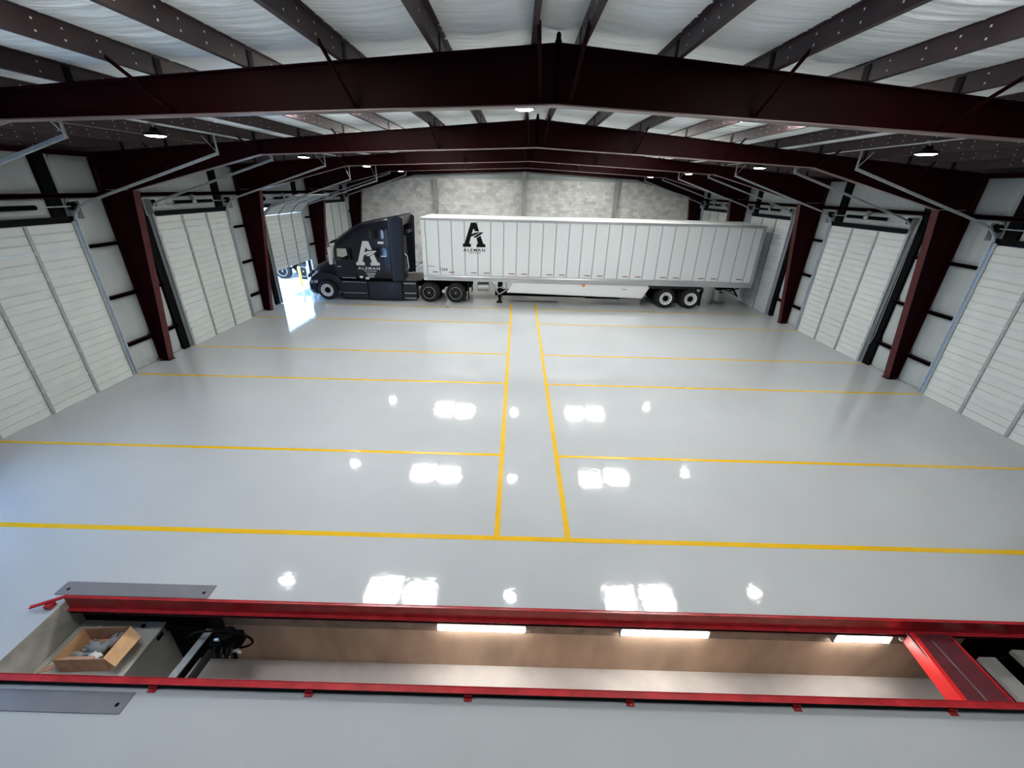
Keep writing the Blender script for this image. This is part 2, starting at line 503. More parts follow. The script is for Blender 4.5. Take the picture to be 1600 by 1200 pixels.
def make_door(name, sg, x0, ya, label, open_s=0.0, lift=4.36, hang=True):
    """sg = inward direction; x0 = plane of the curtain; ya = near edge"""
    r_ = root(name, (x0, ya, 0), label, 'overhead door', 'white sectional overhead doors', 'structure')
    d = door_meshes(sg)
    hi = 3.945 if open_s else lift
    for k in range(7):
        s0, s1 = open_s+k*SEC, open_s+(k+1)*SEC
        if open_s and k > 3: s0 += .03; s1 += .03
        a, b = path_pt(s0, hi), path_pt(s1, hi)
        ang = math.atan2(b[0]-a[0], b[1]-a[1])
        p = ob('panel', d['panel'], r_, (sg*a[0], 0, a[1]+.004), (0, sg*ang, 0))
        for j in range(4):
            yy = (.03, DW/3, DW*2/3, DW-.03)[j]
            ob('end_stile' if j in (0, 3) else 'stile', d['end_stile' if j in (0, 3) else 'stile'], p, (0, yy, 0))
            if k and j in (1, 2):
                ob('hinge', d['hinge'], p, (0, yy, 0))
    # bottom seal
    a = path_pt(open_s, hi)
    MB().box(-sg*.02, sg*.02, 0, DW, a[1]-.0, a[1]+.012).build('bottom_seal', M['black'], r_, off=(0, 0, 0))
    # tracks and hangers
    for yy in (-.055, DW+.055):
        tr = MB()
        zt = hi-.02
        tr.box(sg*.0, sg*.07, yy-.004, yy+.004, .02, zt)
        tr.box(sg*.06, sg*.075, yy-.02, yy+.02, .02, zt)
        tr.box(-sg*.01, sg*.0, yy-.02, yy+.02, .02, zt)
        # curved part and incline
        pts = [(sg*.035, yy, zt), (sg*.08, yy, zt+.16), (sg*.22, yy, zt+.30), (sg*.46, yy, zt+.41)]
        L = 3.68
        pts.append((sg*(.46+L), yy, zt+.41+L*.318))
        for p, q in zip(pts[:-1], pts[1:]): tr.bar(p, q, .05, .055)
        tr.build('track', M['galv'], r_, off=(0, 0, 0))
        e = pts[-1]
        top = rz(x0+e[0])+.0
        if hang:
            h = MB().box(e[0]-.02, e[0]+.02, yy-.003, yy+.003, e[2]-.04, top+.02)
            h.box(e[0]-.003, e[0]+.003, yy-.04, yy+.003, e[2]-.04, top+.02)
            h.bar((e[0]-sg*.30, yy, top), (e[0], yy, e[2]), .03, .006)
            h.build('track_hanger', M['galv'], r_, off=(0, 0, 0))
    # header shaft
    zs, xs = 4.66, sg*.13
    MB().tube([(xs, -.15, zs), (xs, DW+.22, zs)], .014, 8).build('shaft', M['galv'], r_, off=(0, 0, 0), smooth=True)
    ob('torsion_spring', d['spring'], r_, (xs, DW/2-.92, zs))
    ob('torsion_spring', d['spring'], r_, (xs, DW/2+.12, zs))
    for yy in (-.06, DW-.05): ob('cable_drum', d['drum'], r_, (xs, yy, zs))
    MB().box(0, xs+sg*.04, DW/2-.01, DW/2+.01, zs-.05, zs+.22).box(xs-.03, xs+.03, DW/2-.09, DW/2+.09, zs-.03, zs+.03).build('centre_bracket', M['galv'], r_, off=(0, 0, 0))
    for yy in (-.15, DW+.15):
        MB().box(-sg*.02, xs+sg*.07, yy-.005, yy+.005, zs-.3, zs+.12).box(-sg*.02, -sg*.0, yy-.06, yy+.06, zs-.36, zs+.14).build('end_bracket', M['galv'], r_, off=(0, 0, 0))
    return r_

LD = [(13.8-6.15, 'leftmost white overhead door, nearest on the left wall'), (13.8, 'closed white overhead door left of the open one'),
      (19.9, 'half-raised white overhead door with daylight under it, beside the truck'), (26.1, 'farthest white overhead door on the left wall behind the truck')]
RD = [(7.76, 'nearest white overhead door on the right wall, cut by the picture edge'), (13.96, 'second white overhead door on the right wall'),
      (20.12, 'white overhead door on the right wall behind the trailer tail'), (26.4, 'farthest white overhead door on the right wall above the trailer')]
XDL, XDR = XL+.15, XR-.15
for i, (ya, lb) in enumerate(LD):
    make_door('door_%d' % (i+1), 1, XDL, ya, lb, open_s=1.5 if i == 2 else 0)
for i, (ya, lb) in enumerate(RD):
    make_door('door_%d' % (i+5), -1, XDR, ya, lb)
make_door('door_9', 1, XDL, 1.55, 'raised overhead door left of the picture letting daylight in', open_s=3.6)

# ================================================================== WALLS
rib_cache = {}
def wpanel(parent, sg, x, y0, y1, z0, z1, bulge=.045):
    """insulated facing between girts: bulged pillow with vertical seams; sg = inward"""
    w_, h_ = y1-y0, z1-z0
    if w_ < .08 or h_ < .08: return
    key = (sg, round(w_, 2), round(h_, 2))
    if key not in rib_cache:
        nu = max(6, int(w_/.06)); nv = 8
        def fn(u, v):
            e = min(1, (u*(1-u)*4)**.35)*min(1, (v*(1-v)*4)**.3) if 0 < u < 1 and 0 < v < 1 else 0
            yy = u*w_
            seam = abs(((yy/.305)+.5) % 1-.5)*.305
            s_ = .012 if seam < .03 else 0
            return (sg*(.012+bulge*e-s_*(1 if e > 0 else 0)), yy, v*h_)
        g = MB().grid(fn, nu, nv)
        g.box(0, sg*.012, 0, w_, 0, h_)
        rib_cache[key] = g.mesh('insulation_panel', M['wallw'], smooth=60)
    ob('insulation_panel', rib_cache[key], parent, (x, y0, z0))

def side_wall(name, sg, x, doors, label):
    wl = root(name, (0, 0, 0), label, 'wall', kind='structure')
    xo = x-sg*.12
    TOP = 5.93
    # backing sheet, cut at the door openings
    b = MB()
    ys = Y0-.1
    for ya in sorted(doors):
        b.box(xo, x, ys, ya, -.3, TOP+.1)
        b.box(xo, x, ya, ya+DW, 4.25, TOP+.1)
        ys = ya+DW
    b.box(xo, x, ys, Y1+.1, -.3, TOP+.1)
    b.build('wall_sheet', M['outside'], wl)
    G = (.87, 2.26, 3.66)
    for (ba, bb) in BAYS:
        ya = [q for q in doors if ba < q < bb]
        # full-length girt above the doors, eave strut
        MB().box(x, x+sg*.2, ba+.12, bb-.12, 4.865, 4.935).box(x+sg*.19, x+sg*.2, ba+.12, bb-.12, 4.84, 4.96).build('girt', M['steel'], wl)
        MB().box(x, x+sg*.17, ba+.11, bb-.11, 5.82, 5.93).build('eave_strut', M['steel'], wl)
        if not ya:
            for g in G: MB().box(x, x+sg*.16, ba+.12, bb-.12, g-.03, g+.03).build('girt', M['steel'], wl)
            zz = (.04,)+G+(4.9, 5.83)
            for k in range(5): wpanel(wl, sg, x, ba+.12, bb-.12, zz[k]+.03, zz[k+1]-.03)
            continue
        da = ya[0]; db = da+DW
        # jambs
        for (j0, j1) in ((da-.40, da-.12), (db-.36, db-.04)):
            zlo = .0 if j0 < da else 4.3
            MB().box(x, x+sg*.10, j0, j1, zlo+.004, 5.82).build('door_jamb', M['black'], wl)
            if zlo: MB().box(x, x+sg*.10, db, db+.06, .004, 4.3).build('door_jamb', M['steel'], wl)
        MB().box(x, x+sg*.08, da-.14, db+.1, 4.26, 4.40).box(x+sg*.08, x+sg*.13, da-.12, db+.08, 4.37, 4.42).build('door_header', M['black'], wl)
        MB().box(x, x+sg*.11, da-.12, da, .004, 4.3).build('door_jamb', M['galvd'], wl)
        zz = (.0,)+G+(4.9,)
        for (s0, s1) in ((ba+.12, da-.42), (db+.12, bb-.12)):
            for g in G:
                MB().box(x, x+sg*.16, s0, s1, g-.03, g+.03).box(x+sg*.15, x+sg*.16, s0, s1, g-.045, g+.045).build('girt', M['steel'], wl)
            for k in range(4): wpanel(wl, sg, x, s0, s1, zz[k]+.035, zz[k+1]-.035)
            wpanel(wl, sg, x, s0 if s0 < da-.42 else s0, s1, 4.94, 5.82)
        # above the door
        for (z0, z1) in ((4.42, 4.865), (4.94, 5.82)):
            wpanel(wl, sg, x, da-.1, db-.38, z0, z1)
            wpanel(wl, sg, x, db-.03, db+.115, z0, z1, .01)
    # base angle
    ys = Y0
    for ya in sorted(doors)+[None]:
        e = Y1 if ya is None else ya-.12
        MB().box(x, x+sg*.05, ys, e, .0, .03).build('base_angle', M['greycol'], wl)
        if ya is not None: ys = ya+DW+.12
    return wl
WL = side_wall('wall_left', 1, XL, [1.55]+[a for a, _ in LD], 'left side wall with white insulated panels and overhead doors')
WR = side_wall('wall_right', -1, XR, [a for a, _ in RD], 'right side wall with white insulated panels and overhead doors')

# back wall of concrete blocks
wb = root('wall_back', (0, 0, 0), 'grey concrete block end wall behind the truck and trailer', 'wall', kind='structure')
MB().box(XL-.12, XR+.12, Y1+.07, Y1+.25, -.3, 5.85).build('mortar_bed', M['mortar'], wb)
cb = MB(); R_ = random.Random(5)
cmats = [mat('concrete_block_tone_%s' % n, c, .85, noise=.16, nscale=2.5, bump=.4, bscale=30, bdist=.008) for n, c in (('mid', (.58, .58, .555)), ('light', (.66, .66, .635)), ('dark', (.50, .50, .475)), ('pale', (.62, .62, .595)))]
row = 0; z = 0.0
while z < 5.78:
    x = XL+(-.2 if row % 2 else 0)
    while x < XR:
        a, b_ = max(x, XL)+.005, min(x+.4, XR)-.005
        if b_-a > .03 and z > -1:
            e = R_.uniform(0, .006)
            cb.box(a, b_, Y1+.03-e, Y1+.07, z+.005, z+.195, R_.choice((0, 0, 1, 2, 3, 3)))
        x += .4
    z += .2; row += 1
tag(cb.build('concrete_block', cmats, wb), kind='stuff')
cz = MB()
x = XL
while x < XR:
    cz.box(x, x+.13, Y1+.05, Y1+.10, 5.85, 7.0); cz.box(x+.13, x+.2, Y1+.08, Y1+.12, 5.85, 7.0); x += .2
cz.build('gable_sheet', M['wallw'], wb)
MB().box(XL, XR, Y1+.10, Y1+.2, 5.8, 7.4).build('gable_backing', M['outside'], wb)
for x in (-5.55, .36, 6.52):
    MB().box(x-.11, x+.11, Y1-.34, Y1-.325, .02, rz(x)-.62).box(x-.11, x+.11, Y1-.10, Y1-.085, .02, rz(x)-.62).box(x-.006, x+.006, Y1-.33, Y1-.09, .02, rz(x)-.62).build('end_column', M['greycol'], wb)
# wall behind the camera
wf = root('wall_front', (0, 0, 0), 'white insulated end wall behind the camera', 'wall', kind='structure')
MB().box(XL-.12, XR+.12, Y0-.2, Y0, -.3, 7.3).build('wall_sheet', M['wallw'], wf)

# ================================================================== LAMPS
hb = {}
def round_lamp(x, y, z, label):
    o = root('high_bay_lamp', (x, y, z), label, 'lamp', 'round LED high-bay lamps')
    if not hb:
        hb['housing'] = MB().lathe([(.0, .13), (.06, .13), (.075, .10), (.10, .06), (.185, .03), (.19, -.012), (.175, -.012), (.17, .0)], (0, 0, 0), 'z', 24).mesh('housing', M['black'], smooth=40)
        hb['lens'] = MB().lathe([(.0, -.030), (.12, -.026), (.17, -.008)], (0, 0, 0), 'z', 24).mesh('lens', M['lampround'], smooth=True)
    ob('housing', hb['housing'], o); ob('lens', hb['lens'], o)
    zt = min(rz(p_) for p_ in (x,))+.0
    MB().tube([(0, 0, .13), (0, 0, zt-z)], .012, 8).box(-.05, .05, -.05, .05, zt-z-.02, zt-z).build('stem', M['galv'], o, off=(0, 0, 0))
pos = {'left': -7.03, 'centre': .07, 'right': 7.79}
place = ['nearest row', 'second row', 'third row', 'farthest row', 'added unseen row above the pit']
zl = {'left': 6.09, 'centre': 6.66, 'right': 6.09}
for i, y in enumerate((9.2, 15.3, 21.5, 27.6)):
    for k in ('left', 'centre', 'right'):
        if k == 'centre': desc = 'round LED high-bay lamp under the ridge, %s' % place[i]
        else: desc = 'round LED high-bay lamp over the %s doors, %s' % (k, place[i])
        round_lamp(pos[k], y, zl[k], desc)
rm = {}
def rect_lamp(x, y, label):
    z = rz(x)+.10
    o = root('panel_lamp', (x, y, z), label, 'lamp', 'rectangular LED panel lamps between the frames')
    if not rm:
        rm['h'] = MB().box(-.50, .50, -.40, .40, .04, .07).mesh('housing', M['white'])
        rm['l'] = MB().box(-.49, .49, -.39, .39, -.05, .04).mesh('lens', M['lamprect'])
        rm['n'] = MB().box(-.49, .49, -.39, .39, -.05, .04).mesh('lens', M['lampfill'])
        rm['b'] = MB().box(-.54, .54, -.02, .02, .07, .085).mesh('mount_bar', M['galv'])
    ob('housing', rm['h'], o); ob('lens', rm['n'] if y < 5 or y > 26 else rm['l'], o); ob('mount_bar', rm['b'], o)
for i, y in enumerate((9.35, 15.6, 21.7, 3.4, 27.8)):  # last two rows are unseen lamps added to brighten ceiling and back wall
    for x, nm in ((-4.055, 'outer left'), (-2.865, 'inner left'), (3.625, 'inner right'), (4.815, 'outer right')):
        rect_lamp(x, y, 'rectangular LED panel lamp, %s of the ridge, %s' % (nm, ('nearest row', 'second row', 'third row', 'added unseen row above the pit', 'farthest row')[i]))

# ================================================================== PIT EQUIPMENT
def rail_far():
    o = root('pit_rail', (0, 3.87, 0), 'red steel rail along the far edge of the pit', 'rail', 'red pit rails')
    X0, X1 = -6.14, 9.2
    MB().box(X0, X1, 3.838, 3.876, .070, .080).tube([(X0, 3.872, .080), (X1, 3.872, .080)], .006, 6).build('top_flange', M['red'], o)
    MB().box(X0, X1, 3.845, 3.857, -.13, .07).build('web', M['red'], o)
    MB().box(X0, X1, 3.800, 3.915, -.142, -.130).tube([(X0, 3.800, -.136), (X1, 3.800, -.136)], .006, 6).build('ledge', M['red'], o)
    MB().box(X0, X1, 3.830, 3.915, -.20, -.142).build('ledge_shade_strip', M['black'], o)  # black strip put in for the shade under the ledge
    MB().box(X0, X1, 3.812, 3.915, -.208, -.20).build('lower_lip', M['redd'], o)
    # hinged end arm
    a = MB().bar((-6.10, 3.87, .075), (-6.43, 3.68, .075), .05, .02)
    a.build('end_arm', M['red'], o, bevel=.004)
    MB().box(-6.28, -6.19, 3.70, 3.79, .01, .068).build('arm_bracket', M['red'], o, bevel=.004)
rail_far()
o = root('pit_rail', (0, 2.82, 0), 'red steel rail with floor tabs along the near edge of the pit', 'rail', 'red pit rails')
MB().box(-7.3, 9.2, 2.785, 2.86, .072, .08).tube([(-7.3, 2.858, .080), (9.2, 2.858, .080)], .006, 6).build('top_flange', M['red'], o)
MB().box(-7.3, 9.2, 2.79, 2.80, .002, .068).build('web', M['black'], o)
MB().box(-7.3, 9.2, 2.84, 2.856, -.10, .068).build('inner_face', M['redd'], o)
for x in (-5.9, -4.06, -2.26, -.43, 1.43, 3.34, 5.12, 6.95):
    MB().box(x-.045, x+.045, 2.74, 2.79, .002, .012).box(x-.045, x+.045, 2.775, 2.789, .012, .05).lathe([(.012, 0), (.012, .012), (0, .014)], (x, 2.757, .012), 'z', 8).build('floor_tab', M['red'], o)
# floor plates
for nm, q in (('flat grey steel plate on the floor beyond the far pit rail', (-6.39, -4.23, 3.94, 4.15)), ('flat grey steel plate on the floor before the near pit rail', (-7.4, -4.23, 2.52, 2.735))):
    o = root('steel_plate', (q[0], q[2], 0), nm, 'plate', 'grey steel plates beside the pit')
    MB().box(*q, .002, .010).build('plate', M['plate'], o)
    for x in (q[1]-.10, q[0]+.12):
        MB().lathe([(.022, 0), (.022, .002), (0, .003)], (x, (q[2]+q[3])/2-.02, .010), 'z', 14).build('screw', M['black'], o)
# three tube lights under the far rail
for (xa, xb, lb) in ((-1.0, .27, 'left of the three lit strip lights under the far pit rail'), (1.61, 2.87, 'middle of the three lit strip lights under the far pit rail'), (4.64, 5.44, 'right of the three lit strip lights, beside the red crossbeam')):
    o = root('strip_light', (xa, 3.9, -.4), lb, 'lamp', 'strip lights in the pit')
    MB().box(xa, xb, 3.87, 3.925, -.33, -.28).build('housing', M['white'], o)
    MB().bar((xa+.01, 3.885, -.375), (xb-.01, 3.885, -.375), .075, .085).build('lens', M['lamppit'], o, bevel=.02)
    for x in (xa, xb): MB().box(x-.01, x+.01, 3.85, 3.925, -.43, -.28).build('end_cap', M['greycol'], o)
# grey cabinet in the left end
o = root('steel_cabinet', (-6.1, 3.0, PB), 'grey enamel cabinet filling the left end of the pit', 'cabinet')
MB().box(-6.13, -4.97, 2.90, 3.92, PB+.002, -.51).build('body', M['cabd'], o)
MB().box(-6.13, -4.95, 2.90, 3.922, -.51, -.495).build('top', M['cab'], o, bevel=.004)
MB().lathe([(.02, 0), (.026, .01), (.026, .03), (.012, .04), (0, .04)], (-5.22, 3.84, -.495), 'z', 12).build('filler_cap', M['black'], o, smooth=True)
MB().box(-4.972, -4.955, 3.72, 3.82, -.62, -.56).build('latch', M['black'], o)
MB().add([(-5.86, 3.80, -.494), (-5.80, 3.82, -.494), (-5.86, 3.85, -.494)], [(0, 1, 2)]).build('sticker', M['white'], o)
# cardboard box, standing askew on the cabinet
import numpy as _np
bxz, bxt = -.493, -.25
o = root('cardboard_box', (-5.5, 3.4, bxz), 'open brown cardboard box of gloves on the grey cabinet', 'box')
c0 = [(-5.79, 3.21), (-5.17, 3.24), (-5.18, 3.68), (-5.78, 3.63)]
def wallq(a, b, z0, z1, th=.006):
    return MB().bar((a[0], a[1], (z0+z1)/2), (b[0], b[1], (z0+z1)/2), th, z1-z0)
for i, mm in ((0, 'cardd'), (1, 'card'), (2, 'cardd'), (3, 'card')):
    wallq(c0[i], c0[(i+1) % 4], bxz, bxt).build('side', M[mm], o)
MB().prism(c0, bxz, bxz+.005, 'z').build('bottom', M['cardd'], o)
# flaps: right one folded down outward, left ones lying
def flap(p, m):
    MB().add([(x, y, z) for x, y, z in p]+[(x, y, z+.005) for x, y, z in p], [(0, 1, 2, 3), (7, 6, 5, 4), (0, 4, 5, 1), (1, 5, 6, 2), (2, 6, 7, 3), (3, 7, 4, 0)]).build('flap', m, o)
flap([(-5.17, 3.245, bxt), (-5.18, 3.68, bxt), (-4.98, 3.58, bxt-.07), (-4.99, 3.19, bxt-.07)], M['card'])
flap([(-5.79, 3.21, bxt), (-5.78, 3.63, bxt), (-5.84, 3.56, bxt-.06), (-5.87, 3.14, bxt-.09)], M['cardd'])
flap([(-5.74, 3.22, bxt-.01), (-5.30, 3.235, bxt-.01), (-5.34, 3.30, bxt-.05), (-5.70, 3.29, bxt-.06)], M['cardd'])
def glove(name, p, ang, m, label, sc=1.0, cat='glove'):
    """a limp work glove: palm, cuff and five fingers"""
    g = root(name, p, label, cat, 'things in the cardboard box', rot=ang)
    q = MB()
    q.tube([(-.12*sc, 0, .01), (-.06*sc, .01, .02), (0, 0, .025), (.06*sc, 0, .015)], [.055*sc, .045*sc, .06*sc, .05*sc], 10)
    q.build('palm', m, g, smooth='all', off=(0, 0, 0))
    for i, (dy, L) in enumerate(((-.045, .07), (-.015, .10), (.015, .095), (.045, .07))):
        MB().tube([(.05*sc, dy*sc, .015), ((.05+L*.5)*sc, dy*1.3*sc, .03), ((.05+L)*sc, dy*1.6*sc, .008)], [.022*sc, .019*sc, .010*sc], 8).build('finger', m, g, smooth='all', off=(0, 0, 0))
    MB().tube([(-.02*sc, .05*sc, .015), (.02*sc, .09*sc, .02), (.05*sc, .11*sc, .01)], [.022*sc, .018*sc, .010*sc], 8).build('thumb', m, g, smooth='all', off=(0, 0, 0))
glove('work_glove', (-5.34, 3.53, bxz+.10), .75, M['glove'], 'mauve grey work glove draped to the far corner of the box', 1.15)
glove('work_glove', (-5.49, 3.44, bxz+.12), 2.9, M['bluegrey'], 'slate grey work glove lying across the middle of the box', 1.2)
glove('work_glove', (-5.62, 3.34, bxz+.09), -.2, M['glove'], 'small pale grey glove at the near left corner of the box', .9)
g = root('paper_roll', (-5.40, 3.33, bxz+.13), 'crumpled white cloth ball at the near side of the box', 'cloth', 'things in the cardboard box')
q = MB()
def fn(u, v):
    a, b = u*2*PI, (v-.5)*PI
    rr = .06*(1+.18*math.sin(5*a+3*b)*math.cos(4*b))
    return (1.4*rr*math.cos(a)*math.cos(b), rr*math.sin(a)*math.cos(b), rr*math.sin(b))
q.grid(fn, 18, 10).build('cloth', M['white'], g, smooth='all', off=(0, 0, 0))
g.name = 'cloth_ball'
for (p, a, s_, lb) in (((-6.0, 3.24, -.494), .5, .10, 'small torn cardboard scrap on the cabinet by the pit end wall'), ((-6.02, 3.12, -.494), .1, .08, 'smaller torn cardboard scrap nearest the near rail')):
    g = root('cardboard_scrap', p, lb, 'scrap', rot=a)
    MB().prism([(-s_, -.03), (s_*.8, -.04), (s_, .02), (-s_*.4, .035)], .001, .008, 'z').build('sheet', M['cardd'], g, off=(0, 0, 0))

# rolling jack beam with its pump and hose
o = root('pit_jack', (-4.2, 3.4, PB), 'black rolling pit jack with grey top rail across the pit', 'jack')
MB().bar((-4.30, 2.93, -.455), (-4.22, 3.80, -.455), .10, .02).build('top_plate', M['galvd'], o)
MB().bar((-4.30, 2.93, -.54), (-4.22, 3.80, -.54), .07, .15).build('beam', M['black'], o)
MB().bar((-4.12, 2.93, -.56), (-4.06, 3.78, -.56), .05, .10).build('beam', M['truckd'], o)
for y in (3.02, 3.70): MB().box(-4.34, -4.04, y-.03, y+.03, -.60, -.5).build('cross_tie', M['black'], o)

MB().box(-4.10, -3.74, 3.56, 3.80, -.62, -.43).lathe([(.0, -.10), (.10, -.10), (.11, .0), (.10, .12), (0, .12)], (-3.86, 3.66, -.42), 'z', 16).build('pump_body', M['black'], o, bevel=.01)
MB().tube([(-4.02, 3.62, -.40), (-3.92, 3.60, -.36), (-3.80, 3.62, -.39)], .022, 8).box(-3.88, -3.82, 3.58, 3.63, -.375, -.345).build('fitting', M['galv'], o, smooth=True)
for x in (-4.0, -3.9, -3.82, -3.76): MB().tube([(x, 3.56, -.46), (x+.01, 3.50, -.50), (x, 3.50, -.60)], .014, 6).build('valve', M['truckd'], o, smooth=True)
for x in (-3.92, -3.80): MB().lathe([(.02, 0), (.02, -.03), (0, -.035)], (x, 3.53, -.60), 'z', 10).build('nozzle', M['galv'], o, smooth=True)
MB().bar((-3.76, 3.54, -.52), (-3.68, 3.56, -.50), .03, .02).bar((-3.70, 3.54, -.50), (-3.64, 3.53, -.53), .03, .02).build('lever', M['galv'], o)
hp = []
for i in range(26):
    a = math.radians(200-i*11.5)
    hp.append((-3.98+.44*math.cos(a), 3.66, -.46+.19*math.sin(a)))
MB().tube(hp, .016, 8).build('hose', M['black'], o, smooth=True)
# dark steel skid behind the cabinet
MB().box(-4.94, -4.36, 3.86, 3.925, -.60, -.50).build('rear_guide', M['black'], o)

# red crossbeam at the right
o = root('crossbeam', (5.7, 3.4, 0), 'bright red hollow beam bridging the right end of the pit', 'beam')
MB().add([(5.44, 2.862, -.30), (5.50, 2.862, -.30), (5.50, 2.862, -.085), (5.44, 2.862, -.085), (5.54, 3.795, -.30), (5.60, 3.795, -.30), (5.60, 3.795, -.085), (5.54, 3.795, -.085)],
         [(0, 1, 2, 3), (7, 6, 5, 4), (0, 4, 5, 1), (1, 5, 6, 2), (2, 6, 7, 3), (3, 7, 4, 0)]).build('side_plate', mat('scarlet_paint', (.62, .008, .010), .45), o)
MB().box(5.505, 6.06, 2.862, 3.795, -.13, -.11).build('deck', M['redd'], o)
MB().box(6.05, 6.075, 2.862, 3.795, -.36, -.085).build('edge_bar', M['red'], o)
MB().box(5.76, 5.775, 2.9, 3.70, -.112, -.105).build('weld_seam', M['plate'], o)
MB().lathe([(.03, 0), (.03, .02), (.015, .025), (0, .025)], (5.38, 3.72, -.14), 'z', 10).build('bolt', M['galv'], o)
# stairs
o = root('pit_stairs', (7.2, 3.4, PB), 'grey steel steps descending into the right end of the pit', 'stairs')
for k, (x, z) in enumerate(((6.62, -.42), (6.98, -.25), (7.34, -.08))):
    tr = MB().box(x-.07, x+.16, 2.9, 3.70-.0*k, z-.02, z)
    tr.box(x-.07, x-.05, 2.9, 3.70, z-.07, z-.02)
    tr.build('tread', M['greycol'], o, bevel=.004)
for y in (2.91, 3.69):
    MB().bar((6.62, y, -.62), (7.5, y, .0-.16), .02, .14).build('stringer', M['black'], o)

# small dark scrap on the floor in front of the trailer
o = root('rubber_scrap', (-3.32, 19.87, 0), 'tiny dark scrap on the floor before the truck wheels', 'scrap')
MB().tube([(-.06, 0, .012), (0, .02, .018), (.07, -.01, .012)], [.01, .02, .012], 7).build('scrap', M['rubber'], o, off=(0, 0, 0), smooth=True)

# ================================================================== WHEELS
wc = {}
def wheel_meshes(kind):
    if kind in wc: return wc[kind]
    R0 = .485
    d = {}
    t_ = MB().lathe([(.30, -.02), (.33, -.005), (.42, .0), (.465, .02), (R0, .05), (R0, .245), (.465, .27), (.42, .285), (.30, .285)], (0, 0, 0), 'y', 40, cap=False)
    for k in range(40):                                     # tread blocks
        a = 2*PI*k/40
        for yy in (.06, .13, .20):
            c, s_ = math.cos(a+(.07 if yy == .13 else 0)), math.sin(a+(.07 if yy == .13 else 0))
            t_.bar((c*(R0-.004), yy, s_*(R0-.004)), (c*(R0-.004), yy+.045, s_*(R0-.004)), .05, .016, up=(c, 0, s_))
    d['tire'] = t_.mesh('tire', M['rubber'], smooth=30)
    if kind == 'drive':
        d['rim'] = MB().lathe([(0, .10), (.13, .10), (.24, .12), (.275, .05), (.30, -.012), (.305, -.02), (.31, -.005), (.31, .02)], (0, 0, 0), 'y', 36, cap=False).mesh('rim', M['truckd'], smooth=40)
        d['ring'] = MB().lathe([(.284, -.012), (.288, -.026), (.302, -.026), (.306, -.012)], (0, 0, 0), 'y', 36, cap=False).mesh('rim_ring', M['galv'], smooth=30)
        d['hub'] = MB().lathe([(0, -.02), (.035, -.02), (.045, .0), (.10, .03), (.12, .10)], (0, 0, 0), 'y', 20).mesh('hub', M['truckd'], smooth=40)
        d['cap'] = MB().lathe([(0, -.034), (.02, -.034), (.034, -.02)], (0, 0, 0), 'y', 14).mesh('hub_cap', M['galv'], smooth=40)
    else:
        cm = M['chrome'] if kind == 'front' else M['white']
        rr = MB().lathe([(0, .045), (.11, .045), (.19, .03), (.235, .03), (.27, .03), (.285, .0), (.30, -.02), (.312, -.02), (.315, .0)], (0, 0, 0), 'y', 36, cap=False)
        d['rim'] = rr.mesh('rim', cm, smooth=40)
        hh = MB()
        for k in range(10):
            a = 2*PI*k/10
            hh.lathe([(.0, .012), (.022, .012), (.022, .03)], (math.cos(a)*.225, 0, math.sin(a)*.225), 'y', 10)
        d['hand_hole'] = hh.mesh('hand_hole', M['black'])
        d['hub'] = MB().lathe([(0, -.05), (.05, -.05), (.065, -.03), (.085, .0), (.14, .02), (.15, .045)], (0, 0, 0), 'y', 20).mesh('hub', M['black'], smooth=40)
        lg = MB()
        for k in range(10):
            a = 2*PI*(k+.5)/10
            lg.lathe([(.014, .03), (.014, -.005), (0, -.01)], (math.cos(a)*.165, 0, math.sin(a)*.165), 'y', 6)
        d['lug'] = lg.mesh('lug_nut', M['galv'] if kind == 'front' else M['black'])
    wc[kind] = d
    return d
def add_wheel(parent, x, y, kind, flip=False, z=.485):
    d = wheel_meshes(kind)
    off = Vector(parent['_o'])
    rot = (0, 0, PI) if flip else (0, 0, 0)
    tw = ob('wheel', d['tire'], parent, Vector((x, y, z))-off, rot)
    for k, me in d.items():
        if k != 'tire':
            q_ = ob(me.name.split('.')[0], me, tw)
            if k in ('lug', 'hand_hole'): q_['kind'] = 'stuff'
    return tw

# ================================================================== TRACTOR
TY0, TY1 = 20.80, 23.20
tk = root('semi_tractor', (-7, 22, 0), 'black sleeper-cab semi tractor facing the open door', 'truck')
YC = (TY0+TY1)/2
def loft(stations, n=28, ex=5):
    """stations: (x, zb, zt, halfwidth, exponent)"""
    mb = MB()
    vs = []
    for st in stations:
        x, zb, zt, hw = st[:4]
        e = st[4] if len(st) > 4 else ex
        zc, hh = (zb+zt)/2, (zt-zb)/2
        for k in range(n):
            a = 2*PI*(k+.5)/n
            c, s_ = math.cos(a), math.sin(a)
            vs.append((x, YC+hw*math.copysign(abs(c)**(2/e), c), zc+hh*math.copysign(abs(s_)**(2/e), s_)))
    fs = []
    for i in range(len(stations)-1):
        for k in range(n):
            fs.append((i*n+k, i*n+(k+1) % n, (i+1)*n+(k+1) % n, (i+1)*n+k))
    fs.append(tuple(range(n)))
    fs.append(tuple((len(stations)-1)*n+k for k in range(n-1, -1, -1)))
    mb.add(vs, fs)
    return mb
# hood
loft([(-10.36, .95, 1.28, .62, 3), (-10.30, .82, 1.42, .80, 3.2), (-10.12, .74, 1.58, .94, 3.5), (-9.8, .80, 1.74, 1.00, 4), (-9.4, .90, 1.90, 1.04, 4.5), (-9.0, .95, 2.03, 1.10, 5), (-8.78, .95, 2.06, 1.12, 6)], 40).build('hood', M['truck'], tk, smooth=40)
# bumper
loft([(-10.46, .34, .86, .85, 3), (-10.42, .24, .95, 1.06, 4), (-10.25, .18, .98, 1.16, 5), (-10.02, .20, .90, 1.19, 6), (-9.96, .30, .80, 1.19, 6)], 36).build('bumper', M['truck'], tk, smooth=40)
